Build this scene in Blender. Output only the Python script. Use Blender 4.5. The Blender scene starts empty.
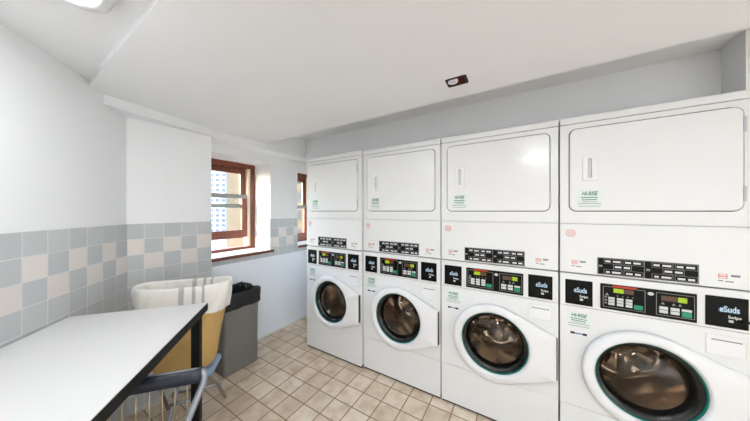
import bpy, bmesh, math, random
from mathutils import Vector, Matrix
random.seed(7)
PI = math.pi
C = bpy.context.scene.collection
SC = bpy.context.scene

# ------------------------------------------------------------------ camera
cam_data = bpy.data.cameras.new('camera')
cam = bpy.data.objects.new('camera', cam_data)
C.objects.link(cam)
cam.location = (0, -1.76, 1.41)
cam.rotation_euler = (PI / 2, 0, math.radians(31.2))
cam_data.sensor_width = 36
cam_data.lens = 236 / 750 * 36
cam_data.shift_y = 0.0009
cam_data.clip_start = 0.01
cam_data.clip_end = 1000
SC.camera = cam

# ------------------------------------------------------------------ sky, sun, exposure
LAMP_A, LAMP_B = 32.0, 90.0      # strength of the two ceiling lamp lenses
FILL_REAR, FILL_RIGHT = 26.0, 42.0   # unseen fill lights added behind the viewer to even out the brightness
SKY, SUN = 3.3, 1.8
world = bpy.data.worlds.new('sky')
SC.world = world
world.use_nodes = True
wn = world.node_tree
wn.nodes.clear()
sky = wn.nodes.new('ShaderNodeTexSky')
sky.sky_type = 'NISHITA'
sky.sun_disc = False
sky.sun_elevation = math.radians(42)
sky.sun_rotation = math.radians(205)
sky.air_density = 1.2
sky.dust_density = 2.0
bg = wn.nodes.new('ShaderNodeBackground')
bg.inputs['Strength'].default_value = SKY
wo = wn.nodes.new('ShaderNodeOutputWorld')
wn.links.new(sky.outputs[0], bg.inputs[0])
wn.links.new(bg.outputs[0], wo.inputs[0])
sun_d = bpy.data.lights.new('sun', 'SUN')
sun_d.energy = SUN
sun_d.angle = math.radians(0.6)
sun_d.color = (1.0, 0.93, 0.82)
sun = bpy.data.objects.new('sun', sun_d)
C.objects.link(sun)
sun.rotation_euler = Vector((0.50, 0.72, -0.24)).to_track_quat('-Z', 'Y').to_euler()
for nm, en, loc, aim, sx in (('fill_light_rear', FILL_REAR, (1.0, -3.4, 0.9), (1.0, -4.5, 0.45), 3.0), ('fill_light_right', FILL_RIGHT, (2.3, -2.6, 0.9), (3.3, -2.6, 0.45), 3.2)):
    ad = bpy.data.lights.new(nm, 'AREA')  # added fill, bounced off an unseen wall; not a fixture of the room
    ad.shape = 'RECTANGLE'
    ad.size, ad.size_y = sx, 0.12
    ad.energy = en
    ad.color = (0.85, 0.93, 1.0)
    ao = bpy.data.objects.new(nm, ad)
    C.objects.link(ao)
    ao.location = loc
    ao.rotation_euler = (Vector(aim) - Vector(loc)).to_track_quat('-Z', 'Y').to_euler()
SC.view_settings.view_transform = 'Standard'
SC.view_settings.look = 'None'
SC.view_settings.gamma = 1
SC.view_settings.use_curve_mapping = False
SC.view_settings.exposure = 0.36


# ------------------------------------------------------------------ materials
def srgb(r, g, b):
    f = lambda c: (c / 255 / 12.92) if c / 255 <= 0.04045 else ((c / 255 + 0.055) / 1.055) ** 2.4
    return (f(r), f(g), f(b), 1)


def new_mat(name):
    m = bpy.data.materials.new(name)
    m.use_nodes = True
    nt = m.node_tree
    return m, nt, nt.nodes['Principled BSDF']


def mat(name, col, rough=0.5, metal=0.0, noise=0.0, scale=20, bump=0.0, coat=0.0, spec=0.5, emit=None, es=0, sheen=0):
    m, nt, p = new_mat(name)
    c = srgb(*col)
    p.inputs['Base Color'].default_value = c
    p.inputs['Roughness'].default_value = rough
    p.inputs['Metallic'].default_value = metal
    p.inputs['Coat Weight'].default_value = coat
    p.inputs['Coat Roughness'].default_value = 0.12
    p.inputs['Specular IOR Level'].default_value = spec
    p.inputs['Sheen Weight'].default_value = sheen
    if emit:
        p.inputs['Emission Color'].default_value = srgb(*emit)
        p.inputs['Emission Strength'].default_value = es
    if noise or bump:
        tc = nt.nodes.new('ShaderNodeTexCoord')
        n = nt.nodes.new('ShaderNodeTexNoise')
        n.inputs['Scale'].default_value = scale
        n.inputs['Detail'].default_value = 4
        nt.links.new(tc.outputs['Object'], n.inputs['Vector'])
        if noise:
            r = nt.nodes.new('ShaderNodeMapRange')
            r.inputs['To Min'].default_value = 1 - noise
            r.inputs['To Max'].default_value = 1 + noise
            nt.links.new(n.outputs['Fac'], r.inputs['Value'])
            v = nt.nodes.new('ShaderNodeVectorMath')
            v.operation = 'SCALE'
            v.inputs[0].default_value = c[:3]
            nt.links.new(r.outputs[0], v.inputs['Scale'])
            nt.links.new(v.outputs[0], p.inputs['Base Color'])
        if bump:
            b = nt.nodes.new('ShaderNodeBump')
            b.inputs['Strength'].default_value = bump
            b.inputs['Distance'].default_value = 0.01
            nt.links.new(n.outputs['Fac'], b.inputs['Height'])
            nt.links.new(b.outputs[0], p.inputs['Normal'])
    return m


def glass_mat(name, tint, gloss=0.08):
    m = bpy.data.materials.new(name)
    m.use_nodes = True
    nt = m.node_tree
    nt.nodes.clear()
    t = nt.nodes.new('ShaderNodeBsdfTransparent')
    t.inputs[0].default_value = (*tint, 1)
    g = nt.nodes.new('ShaderNodeBsdfGlossy')
    g.inputs['Roughness'].default_value = 0.02
    f = nt.nodes.new('ShaderNodeLayerWeight')
    f.inputs['Blend'].default_value = 0.5
    p5 = nt.nodes.new('ShaderNodeMath')
    p5.operation = 'POWER'
    p5.inputs[1].default_value = 5
    nt.links.new(f.outputs['Facing'], p5.inputs[0])
    a = nt.nodes.new('ShaderNodeMath')
    a.operation = 'ADD'
    a.inputs[1].default_value = gloss
    a.use_clamp = True
    nt.links.new(p5.outputs[0], a.inputs[0])
    mx = nt.nodes.new('ShaderNodeMixShader')
    o = nt.nodes.new('ShaderNodeOutputMaterial')
    nt.links.new(a.outputs[0], mx.inputs[0])
    nt.links.new(t.outputs[0], mx.inputs[1])
    nt.links.new(g.outputs[0], mx.inputs[2])
    nt.links.new(mx.outputs[0], o.inputs[0])
    return m


def math_node(nt, op, a, b=None, clamp=False):
    n = nt.nodes.new('ShaderNodeMath')
    n.operation = op
    n.use_clamp = clamp
    for i, v in enumerate((a, b)):
        if v is None:
            continue
        if isinstance(v, (int, float)):
            n.inputs[i].default_value = v
        else:
            nt.links.new(v, n.inputs[i])
    return n.outputs[0]


def mix_col(nt, fac, a, b):
    n = nt.nodes.new('ShaderNodeMix')
    n.data_type = 'RGBA'
    if isinstance(fac, (int, float)):
        n.inputs[0].default_value = fac
    else:
        nt.links.new(fac, n.inputs[0])
    for s, v in ((6, a), (7, b)):
        if isinstance(v, tuple):
            n.inputs[s].default_value = v
        else:
            nt.links.new(v, n.inputs[s])
    return n.outputs[2]


def tile_nodes(nt, grout):
    """UV in tile units -> (column, row, grout mask, per tile random)"""
    uv = nt.nodes.new('ShaderNodeUVMap')
    sp = nt.nodes.new('ShaderNodeSeparateXYZ')
    nt.links.new(uv.outputs[0], sp.inputs[0])
    u, v = sp.outputs[0], sp.outputs[1]
    cu, cv = math_node(nt, 'FLOOR', u), math_node(nt, 'FLOOR', v)

    def edge(t):
        f = math_node(nt, 'FRACT', t)
        d = math_node(nt, 'ABSOLUTE', math_node(nt, 'SUBTRACT', f, 0.5))
        r = nt.nodes.new('ShaderNodeMapRange')
        r.inputs['From Min'].default_value = 0.5 - grout
        r.inputs['From Max'].default_value = 0.5 - grout * 0.55
        nt.links.new(d, r.inputs['Value'])
        return r.outputs[0]
    g = math_node(nt, 'MAXIMUM', edge(u), edge(v))
    cb = nt.nodes.new('ShaderNodeCombineXYZ')
    nt.links.new(cu, cb.inputs[0])
    nt.links.new(cv, cb.inputs[1])
    wn_ = nt.nodes.new('ShaderNodeTexWhiteNoise')
    wn_.noise_dimensions = '2D'
    nt.links.new(cb.outputs[0], wn_.inputs['Vector'])
    return cu, cv, g, wn_.outputs['Value'], uv.outputs[0]


def wall_tile_mat():
    m, nt, p = new_mat('grey_wall_tile')
    cu, cv, g, rnd, uv = tile_nodes(nt, 0.025)
    odd = math_node(nt, 'MODULO', math_node(nt, 'ABSOLUTE', math_node(nt, 'ADD', cu, cv)), 2)
    band = math_node(nt, 'MULTIPLY', math_node(nt, 'LESS_THAN', cv, -1.5), math_node(nt, 'GREATER_THAN', cv, -3.5))
    light = math_node(nt, 'MULTIPLY', odd, band)
    base = mix_col(nt, light, srgb(198, 200, 199), srgb(232, 224, 216))
    var = mix_col(nt, rnd, srgb(245, 245, 246), (1, 1, 1, 1))
    mul = nt.nodes.new('ShaderNodeMix')
    mul.data_type = 'RGBA'
    mul.blend_type = 'MULTIPLY'
    mul.inputs[0].default_value = 1
    nt.links.new(base, mul.inputs[6])
    nt.links.new(var, mul.inputs[7])
    nt.links.new(mix_col(nt, g, mul.outputs[2], srgb(222, 222, 220)), p.inputs['Base Color'])
    p.inputs['Roughness'].default_value = 0.28
    b = nt.nodes.new('ShaderNodeBump')
    b.invert = True
    b.inputs['Strength'].default_value = 0.4
    b.inputs['Distance'].default_value = 0.002
    nt.links.new(g, b.inputs['Height'])
    nt.links.new(b.outputs[0], p.inputs['Normal'])
    return m


def floor_tile_mat():
    m, nt, p = new_mat('beige_quarry_tile')
    cu, cv, g, rnd, uv = tile_nodes(nt, 0.030)
    n1 = nt.nodes.new('ShaderNodeTexNoise')
    n1.inputs['Scale'].default_value = 1.6
    n1.inputs['Detail'].default_value = 6
    nt.links.new(uv, n1.inputs['Vector'])
    n2 = nt.nodes.new('ShaderNodeTexNoise')
    n2.inputs['Scale'].default_value = 0.55
    n2.inputs['Detail'].default_value = 5
    nt.links.new(uv, n2.inputs['Vector'])
    base = mix_col(nt, rnd, srgb(222, 203, 179), srgb(242, 227, 207))
    r1 = nt.nodes.new('ShaderNodeMapRange')
    r1.inputs['From Min'].default_value = 0.42
    r1.inputs['From Max'].default_value = 0.72
    r1.inputs['To Max'].default_value = 0.7
    nt.links.new(n1.outputs[0], r1.inputs['Value'])
    base = mix_col(nt, r1.outputs[0], base, srgb(192, 162, 126))
    # dark scuffs and chips with a shape of their own
    r2 = nt.nodes.new('ShaderNodeMapRange')
    r2.inputs['From Min'].default_value = 0.56
    r2.inputs['From Max'].default_value = 0.72
    nt.links.new(n2.outputs[0], r2.inputs['Value'])
    base = mix_col(nt, math_node(nt, 'MULTIPLY', r2.outputs[0], 0.35), base, srgb(150, 116, 82))
    gv = mix_col(nt, n1.outputs[0], srgb(112, 82, 56), srgb(184, 150, 114))
    nt.links.new(mix_col(nt, g, base, gv), p.inputs['Base Color'])
    rr = nt.nodes.new('ShaderNodeMapRange')
    rr.inputs['To Min'].default_value = 0.30
    rr.inputs['To Max'].default_value = 0.55
    nt.links.new(n1.outputs[0], rr.inputs['Value'])
    nt.links.new(rr.outputs[0], p.inputs['Roughness'])
    b = nt.nodes.new('ShaderNodeBump')
    b.invert = True
    b.inputs['Strength'].default_value = 0.6
    b.inputs['Distance'].default_value = 0.003
    nt.links.new(g, b.inputs['Height'])
    nt.links.new(b.outputs[0], p.inputs['Normal'])
    return m


def wood_mat(name, dark, light):
    m, nt, p = new_mat(name)
    tc = nt.nodes.new('ShaderNodeTexCoord')
    mp = nt.nodes.new('ShaderNodeMapping')
    mp.inputs['Scale'].default_value = (60, 60, 8)
    n = nt.nodes.new('ShaderNodeTexNoise')
    n.inputs['Scale'].default_value = 1.0
    n.inputs['Detail'].default_value = 5
    nt.links.new(tc.outputs['Object'], mp.inputs[0])
    nt.links.new(mp.outputs[0], n.inputs['Vector'])
    nt.links.new(mix_col(nt, n.outputs[0], srgb(*dark), srgb(*light)), p.inputs['Base Color'])
    p.inputs['Roughness'].default_value = 0.35
    return m


def wicker_mat():
    m, nt, p = new_mat('golden_wicker')
    uv = nt.nodes.new('ShaderNodeUVMap')
    sp = nt.nodes.new('ShaderNodeSeparateXYZ')
    nt.links.new(uv.outputs[0], sp.inputs[0])
    u = math_node(nt, 'MULTIPLY', sp.outputs[0], 120 * PI)
    v = math_node(nt, 'MULTIPLY', sp.outputs[1], 64 * PI)
    par = math_node(nt, 'MULTIPLY', math_node(nt, 'SINE', u), math_node(nt, 'SINE', math_node(nt, 'MULTIPLY', v, 0.5)))
    h = math_node(nt, 'MULTIPLY_ADD', par, 0.18)
    h.node.inputs[2].default_value = 0.8
    row = math_node(nt, 'ABSOLUTE', math_node(nt, 'SINE', v))
    hh = math_node(nt, 'MULTIPLY', h, math_node(nt, 'POWER', row, 0.5))
    n = nt.nodes.new('ShaderNodeTexNoise')
    n.inputs['Scale'].default_value = 30
    nt.links.new(uv.outputs[0], n.inputs['Vector'])
    base = mix_col(nt, n.outputs[0], srgb(216, 174, 98), srgb(236, 204, 138))
    nt.links.new(mix_col(nt, math_node(nt, 'SUBTRACT', 1, hh), base, srgb(190, 142, 78)), p.inputs['Base Color'])
    p.inputs['Roughness'].default_value = 0.55
    b = nt.nodes.new('ShaderNodeBump')
    b.inputs['Strength'].default_value = 0.8
    b.inputs['Distance'].default_value = 0.004
    nt.links.new(hh, b.inputs['Height'])
    nt.links.new(b.outputs[0], p.inputs['Normal'])
    return m


def brick_mat():
    m, nt, p = new_mat('tan_brick')
    tc = nt.nodes.new('ShaderNodeTexCoord')
    n = nt.nodes.new('ShaderNodeTexNoise')
    n.inputs['Scale'].default_value = 0.35
    n.inputs['Detail'].default_value = 8
    nt.links.new(tc.outputs['Object'], n.inputs['Vector'])
    nt.links.new(mix_col(nt, n.outputs[0], srgb(66, 54, 40), srgb(96, 80, 60)), p.inputs['Base Color'])
    p.inputs['Roughness'].default_value = 0.9
    return m


M = dict(
    paint=mat('white_wall_paint', (243, 243, 243), 0.55, noise=0.01, scale=6, bump=0.03),
    pale=mat('pale_blue_wall_paint', (244, 249, 255), 0.4, noise=0.01, scale=6, bump=0.02),
    ceil=mat('white_ceiling_paint', (245, 245, 245), 0.42, noise=0.01, scale=5, bump=0.03),
    tile=wall_tile_mat(), floor=floor_tile_mat(),
    base=mat('white_baseboard', (232, 232, 230), 0.4, noise=0.02, scale=10),
    enamel=mat('white_enamel', (238, 238, 237), 0.24, noise=0.006, scale=3, spec=0.35),
    enamel2=mat('white_door_enamel', (240, 240, 240), 0.20, noise=0.006, scale=3, spec=0.35),
    plastic=mat('white_plastic', (240, 240, 241), 0.3, noise=0.006, scale=3),
    gap_shade=mat('dark_gap_shade', (52, 52, 54), 0.7, noise=0.1),  # dark tone painted in for shaded gaps at the doors
    toe=mat('toe_base_shadow_black', (38, 32, 28), 0.8, noise=0.2),
    black=mat('black_gloss_plastic', (12, 11, 11), 0.4, noise=0.1, spec=0.15),
    plate=mat('black_instruction_plate', (20, 19, 19), 0.45, noise=0.1, spec=0.15),
    white_ink=mat('white_print', (225, 225, 225), 0.6, noise=0.03),
    hinge=mat('pale_grey_hinge', (196, 196, 198), 0.35, noise=0.03),
    greyhandle=mat('pale_grey_grip', (222, 222, 222), 0.4, noise=0.02),
    grey_ink=mat('grey_print', (140, 140, 140), 0.6, noise=0.03),
    button=mat('pale_button', (214, 216, 214), 0.4, noise=0.03),
    green_btn=mat('green_button', (36, 150, 110), 0.35, noise=0.05),
    red_ink=mat('red_strip', (190, 52, 24), 0.5, noise=0.05),
    lcd_on=mat('lit_display', (150, 180, 20), 0.3, emit=(170, 196, 30), es=0.22, noise=0.01),
    lcd_off=mat('dark_display', (92, 66, 44), 0.3, noise=0.1),
    label_paper=mat('pale_label', (230, 237, 232), 0.4, noise=0.02),
    green_ink=mat('green_print', (40, 122, 86), 0.6, noise=0.05),
    pink_ink=mat('pink_print', (226, 150, 140), 0.6, noise=0.05),
    blue_ink=mat('blue_print', (60, 120, 170), 0.6, noise=0.05),
    logo=mat('pale_blue_logo', (200, 224, 240), 0.4, noise=0.03),
    logo_blue=mat('blue_logo_shadow', (30, 78, 120), 0.4, noise=0.03),
    ring=mat('dark_door_ring', (20, 20, 21), 0.25, noise=0.1),
    teal=mat('teal_glass_edge', (16, 112, 100), 0.15, noise=0.05),
    glass_door=glass_mat('washer_glass', (0.86, 0.84, 0.81), 0.04),
    glass_win=glass_mat('window_glass', (0.93, 0.96, 0.96), 0.02),
    drum=mat('drum_steel', (190, 174, 157), 0.15, metal=0.9, noise=0.06),
    chrome=mat('chrome_tube', (190, 194, 200), 0.22, metal=0.85, noise=0.04),
    grey_metal=mat('grey_painted_tube', (150, 153, 160), 0.35, metal=0.4, noise=0.04),
    brass_rod=mat('pale_brass_rod', (190, 172, 138), 0.3, metal=0.7, noise=0.05),
    navy=mat('navy_vinyl', (36, 41, 52), 0.45, noise=0.1, scale=60, bump=0.1),
    ltblue=mat('light_blue_seat', (150, 176, 204), 0.6, noise=0.06, scale=60, bump=0.1),
    ltgrey=mat('light_grey_seat', (186, 188, 190), 0.5, noise=0.05),
    table=mat('white_laminate', (220, 219, 217), 0.4, noise=0.008, scale=15),
    black_edge=mat('black_table_edge', (22, 21, 22), 0.55, noise=0.15, spec=0.25),
    black_metal=mat('black_metal', (10, 10, 10), 0.5, noise=0.1, spec=0.2),
    wicker=wicker_mat(),
    cloth=mat('cream_canvas', (238, 234, 226), 0.9, noise=0.03, scale=40, bump=0.25, sheen=0.2),
    stripe=mat('grey_stripe', (188, 183, 177), 0.9, noise=0.04, scale=40, bump=0.2),
    bin=mat('grey_bin_plastic', (132, 131, 127), 0.5, noise=0.04, scale=8),
    bag=mat('black_bin_bag', (22, 23, 30), 0.28, noise=0.1, scale=20, bump=0.3),
    wood=wood_mat('dark_red_wood', (84, 40, 28), (140, 76, 54)),
    cream=mat('cream_jamb', (224, 206, 184), 0.4, noise=0.04),
    greymetal=mat('grey_rail', (150, 150, 146), 0.4, noise=0.05),
    stool=mat('pale_sill', (232, 226, 214), 0.4, noise=0.02),
    lens=mat('lamp_lens', (255, 255, 255), 0.4, emit=(243, 248, 255), es=LAMP_B),
    lens2=mat('dim_lamp_lens', (255, 255, 255), 0.4, emit=(243, 248, 255), es=LAMP_A),
    rust=mat('rusty_metal', (96, 44, 20), 0.8, noise=0.5, scale=40, bump=0.3),
    scrap=mat('torn_edge', (54, 28, 18), 0.9, noise=0.4, scale=60),
    tower=mat('white_tower_wall', (106, 114, 126), 0.9, noise=0.02, scale=0.1),
    towerwin=mat('blue_tower_window', (18, 30, 50), 0.7, noise=0.1),
    brick=brick_mat(),
    brickwin=mat('dark_far_window', (36, 34, 32), 0.5, noise=0.1),
)


# ------------------------------------------------------------------ mesh helpers
class MB:
    def __init__(self):
        self.bm = bmesh.new()
        self.mats = []
        self.cur = 0
        self.uv = None

    def use(self, m):
        if m not in self.mats:
            self.mats.append(m)
        self.cur = self.mats.index(m)
        return self

    def _fin(self, faces, smooth=False):
        for f in faces:
            f.material_index = self.cur
            f.smooth = smooth

    def face(self, pts, smooth=False):
        f = self.bm.faces.new([self.bm.verts.new(p) for p in pts])
        self._fin([f], smooth)
        return f

    def box(self, a, b, bev=0.0, seg=2, mtx=None):
        x0, y0, z0 = [min(p, q) for p, q in zip(a, b)]
        x1, y1, z1 = [max(p, q) for p, q in zip(a, b)]
        t = bmesh.new()
        v = [t.verts.new((x, y, z)) for x in (x0, x1) for y in (y0, y1) for z in (z0, z1)]
        for q in ((0, 1, 3, 2), (4, 6, 7, 5), (0, 4, 5, 1), (2, 3, 7, 6), (0, 2, 6, 4), (1, 5, 7, 3)):
            t.faces.new([v[i] for i in q])
        if bev:
            bmesh.ops.bevel(t, geom=t.edges[:], offset=bev, segments=seg, affect='EDGES', profile=0.6)
        self.merge(t, mtx)
        return self

    def merge(self, t, mtx=None, smooth=None):
        t.verts.index_update()
        vm = {}
        for v in t.verts:
            vm[v.index] = self.bm.verts.new(mtx @ v.co if mtx else v.co)
        for f in t.faces:
            try:
                nf = self.bm.faces.new([vm[v.index] for v in f.verts])
                nf.material_index = self.cur
                nf.smooth = f.smooth if smooth is None else smooth
            except ValueError:
                pass
        t.free()

    def loops(self, loops, close=True, cap0=False, cap1=False, smooth=True, flip=False):
        vs = [[self.bm.verts.new(p) for p in lp] for lp in loops]
        n = len(vs[0])
        for a, b in zip(vs, vs[1:]):
            for i in range(n if close else n - 1):
                j = (i + 1) % n
                q = [a[i], a[j], b[j], b[i]]
                if flip:
                    q.reverse()
                self._fin([self.bm.faces.new(q)], smooth)
        if cap0:
            self._fin([self.bm.faces.new(vs[0] if flip else vs[0][::-1])])
        if cap1:
            self._fin([self.bm.faces.new(vs[-1][::-1] if flip else vs[-1])])
        return vs

    def tube(self, pts, r, n=10, caps=True):
        pts = [Vector(p) for p in pts]
        loops = []
        up = Vector((0, 0, 1))
        prev = None
        for i, p in enumerate(pts):
            d = (pts[min(i + 1, len(pts) - 1)] - pts[max(i - 1, 0)]).normalized()
            if prev is None:
                a = d.cross(up if abs(d.z) < 0.9 else Vector((1, 0, 0))).normalized()
            else:
                a = (prev - d * prev.dot(d)).normalized()
            prev = a
            b = d.cross(a)
            loops.append([p + (a * math.cos(t) + b * math.sin(t)) * r for t in [2 * PI * k / n for k in range(n)]])
        self.loops(loops, True, caps, caps, True)
        return self

    def build(self, name, m=None, parent=None, loc=None, rotz=None):
        if m is not None and not self.mats:
            self.use(m)
        bmesh.ops.recalc_face_normals(self.bm, faces=self.bm.faces[:])
        me = bpy.data.meshes.new(name)
        self.bm.to_mesh(me)
        self.bm.free()
        for k in self.mats:
            me.materials.append(k)
        o = bpy.data.objects.new(name, me)
        C.objects.link(o)
        if parent:
            o.parent = parent
        if loc is not None:
            o.location = loc
        if rotz is not None:
            o.rotation_euler = (0, 0, rotz)
        return o


def box_obj(name, a, b, m, parent=None, bev=0.0):
    t = MB()
    t.use(m)
    t.box(a, b, bev)
    return t.build(name, None, parent)


def rrect(x0, x1, z0, z1, r, seg=6):
    """rounded rectangle in x,z: list of (x, z), counter clockwise"""
    pts = []
    for cx, cz, a0 in ((x1 - r, z1 - r, 0), (x0 + r, z1 - r, PI / 2), (x0 + r, z0 + r, PI), (x1 - r, z0 + r, 1.5 * PI)):
        for k in range(seg + 1):
            a = a0 + PI / 2 * k / seg
            pts.append((cx + r * math.cos(a), cz + r * math.sin(a)))
    return pts


def fillet(pts, r, seg=6):
    pts = [Vector(p) for p in pts]
    out = [pts[0]]
    for a, b, c in zip(pts, pts[1:], pts[2:]):
        d0, d1 = (a - b), (c - b)
        k = min(r, d0.length * .49, d1.length * .49)
        p0, p1 = b + d0.normalized() * k, b + d1.normalized() * k
        for i in range(seg + 1):
            t = i / seg
            out.append(p0 * (1 - t) ** 2 + b * 2 * t * (1 - t) + p1 * t ** 2)
    out.append(pts[-1])
    return out


def text_obj(name, body, size, m, parent, loc, depth=0.0006, wid=None, rot=0.0, shear=0.0):
    """flat lettering on a front that faces -Y"""
    cu = bpy.data.curves.new(name, 'FONT')
    cu.body = body
    cu.size = size
    cu.extrude = depth
    cu.align_x = 'CENTER'
    cu.align_y = 'CENTER'
    cu.shear = shear
    cu.offset = size * 0.018
    ob = bpy.data.objects.new(name + '_curve', cu)
    C.objects.link(ob)
    dg = bpy.context.evaluated_depsgraph_get()
    me = bpy.data.meshes.new_from_object(ob.evaluated_get(dg))
    bpy.data.objects.remove(ob)
    bpy.data.curves.remove(cu)
    sx = 1.0
    if wid:
        xs = [v.co.x for v in me.vertices]
        sx = wid / (max(xs) - min(xs))
    me.transform(Matrix.Translation(loc) @ Matrix.Rotation(rot, 4, 'Y') @ Matrix.Rotation(PI / 2, 4, 'X') @ Matrix.Scale(sx, 4, (1, 0, 0)))
    me.materials.clear()
    me.materials.append(m)
    me.name = name
    o = bpy.data.objects.new(name, me)
    C.objects.link(o)
    o.parent = parent
    return o


def thing(name, label, cat, loc=(0, 0, 0), rotz=0, group=None):
    o = bpy.data.objects.new(name, None)
    C.objects.link(o)
    o.empty_display_size = 0.1
    o.location = loc
    o.rotation_euler = (0, 0, rotz)
    o['label'] = label
    o['category'] = cat
    if group:
        o['group'] = group
    return o


def struct(o):
    o['kind'] = 'structure'
    return o


def copy_tree(o, parent=None):
    c = o.copy()
    C.objects.link(c)
    c.parent = parent
    for ch in list(o.children):
        copy_tree(ch, c)
    return c


# ------------------------------------------------------------------ the room
XW = -2.44            # window wall
XC = -2.28            # column and short back left wall
YB = 0.90             # wall behind the machines
XR = 3.3              # right wall
YK, XK = 0.30, 0.94    # bulkhead above the machines and the end of its recess
YR = -4.5             # wall behind the viewer
ZU, ZL, ZR = 2.148, 2.115, 2.285   # upper, lowered and recessed ceiling
YS, YE = -1.46, -0.24            # step between the ceilings, front edge of the recess
LD = Vector((0.758, -0.653, 0)).normalized()      # along the left wall, towards the viewer
LN = Vector((-LD.y, LD.x, 0))                     # into the room
LC = Vector((XC, -1.262, 0))                      # corner of left wall and short wall
TP = 0.108                                        # wall tile pitch
ZT = 1.322                                        # top of wall tiles


def uv_quad(mb, pts, uvs):
    f = mb.face(pts)
    lay = mb.bm.loops.layers.uv.verify()
    for lp, q in zip(f.loops, uvs):
        lp[lay].uv = q


def tile_sheet(name, a, b, n, z0, z1, u0, parent, du=1, thick=0.006):
    """tiled wainscot from a to b (floor points), n = normal into room"""
    a, b, n = Vector(a), Vector(b), Vector(n)
    L = (b - a).length / TP
    mb = MB()
    mb.use(M['tile'])
    o = n * thick
    P = lambda p, z, k: (p.x + o.x * k, p.y + o.y * k, z)
    v0, v1 = (z0 - ZT) / TP, (z1 - ZT) / TP
    uv_quad(mb, [P(a, z0, 1), P(b, z0, 1), P(b, z1, 1), P(a, z1, 1)], [(u0, v0), (u0 + du * L, v0), (u0 + du * L, v1), (u0, v1)])
    e = .3
    uv_quad(mb, [P(a, z1, 1), P(b, z1, 1), P(b, z1, 0), P(a, z1, 0)], [(u0 + e, -1.5)] * 4)
    uv_quad(mb, [P(a, z0, 1), P(a, z1, 1), P(a, z1, 0), P(a, z0, 0)], [(u0 + e, -.5)] * 4)
    uv_quad(mb, [P(b, z0, 1), P(b, z1, 1), P(b, z1, 0), P(b, z0, 0)], [(u0 + e, -.5)] * 4)
    ob = mb.build(name, None, parent)
    return ob


# floor
mb = MB()
mb.use(M['floor'])
FP = 0.157
fx0, fx1, fy0, fy1 = -3.0, 3.6, -4.8, 1.2
uvf = lambda x, y: ((x + 0.554) / FP, (y + 0.081) / FP)
uv_quad(mb, [(fx0, fy0, 0), (fx1, fy0, 0), (fx1, fy1, 0), (fx0, fy1, 0)], [uvf(fx0, fy0), uvf(fx1, fy0), uvf(fx1, fy1), uvf(fx0, fy1)])
lay = mb.bm.loops.layers.uv.verify()
mb.box((fx0, fy0, -.2), (fx1, fy1, -.001))
struct(mb.build('floor'))

# left wall, at an angle to the machines
LL = 2.0
mb = MB()
mb.use(M['paint'])
a, b = LC - LD * 0.3, LC + LD * LL
mb.loops([[tuple(p) for p in (Vector((a.x, a.y, z)), Vector((b.x, b.y, z)), Vector((b.x, b.y, z)) - LN * .2, Vector((a.x, a.y, z)) - LN * .2)] for z in (0, 2.7)], cap0=True, cap1=True, smooth=False)
wl = struct(mb.build('wall_left'))
# a light tile (row 2) starts 0.0 tiles... joints counted back from the corner
tile_sheet('wall_tiles', LC, LC + LD * LL, LN, 0.0, ZT, 0.0, wl)

# short wall and column beside the window
mb = MB()
mb.use(M['paint'])
mb.box((XC, -1.75, 0), (XW - .02, -0.743, 2.7))
wc = struct(mb.build('wall_corner'))
ycol = -0.743
tile_sheet('wall_tiles', (XC, ycol, 0), (XC, LC.y, 0), (1, 0, 0), 0, ZT, 1.0, wc)

# window wall with its two openings
W1 = (-0.80, -0.06)
W2 = (0.33, 0.88)
Z0, Z1 = 0.945, 1.965
mb = MB()
mb.use(M['paint'])
xo = -2.86
for y0, y1, z0, z1 in ((-1.0, 1.3, 0, Z0), (-1.0, 1.3, Z1, 2.7), (-1.0, W1[0], Z0, Z1), (W1[1], W2[0], Z0, Z1), (W2[1], 1.3, Z0, Z1)):
    mb.box((XW, y0, z0), (xo, y1, z1))
ww = struct(mb.build('wall_window'))
ZP = ZT - 4 * TP
(box_obj('lower_wall_panel', (XW - .001, -.743, .0), (XW + .004, YB, ZP - .001), M['pale']))
bpy.data.objects['lower_wall_panel'].parent = ww
for y0, y1, z0, z1 in ((-0.743, YB, ZP, Z0), (W1[1], W2[0], Z0, ZT)):
    tile_sheet('wall_tiles', (XW, y0, 0), (XW, y1, 0), (1, 0, 0), z0, z1, y0 / TP + 0.55, ww)
# tiled far reveals
tile_sheet('reveal_tiles', (XW, W1[1], 0), (-2.735, W1[1], 0), (0, -1, 0), Z0 + .03, ZT, 0, ww)

struct(box_obj('wall_back', (-2.9, YB, 0), (3.5, YB + .2, 2.8), M['paint']))
mb = MB()
mb.use(M['paint'])
mb.box((-2.25, YK, 1.958), (XK, YB, 2.7))
struct(mb.build('wall_bulkhead'))
mb = MB()
mb.use(M['paint'])
mb.box((XK, .14, 0), (3.5, YB, 2.7))
struct(mb.build('wall_nook'))
struct(box_obj('wall_right', (XR, YR - .2, 0), (XR + .2, YB + .1, 2.8), M['paint']))
le = LC + LD * LL
struct(box_obj('wall_rear', (-1.2, YR, 0), (XR + .1, YR - .2, 2.8), M['paint']))
struct(box_obj('wall_side', (le.x, le.y, 0), (le.x - .2, YR, 2.8), M['paint']))

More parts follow.
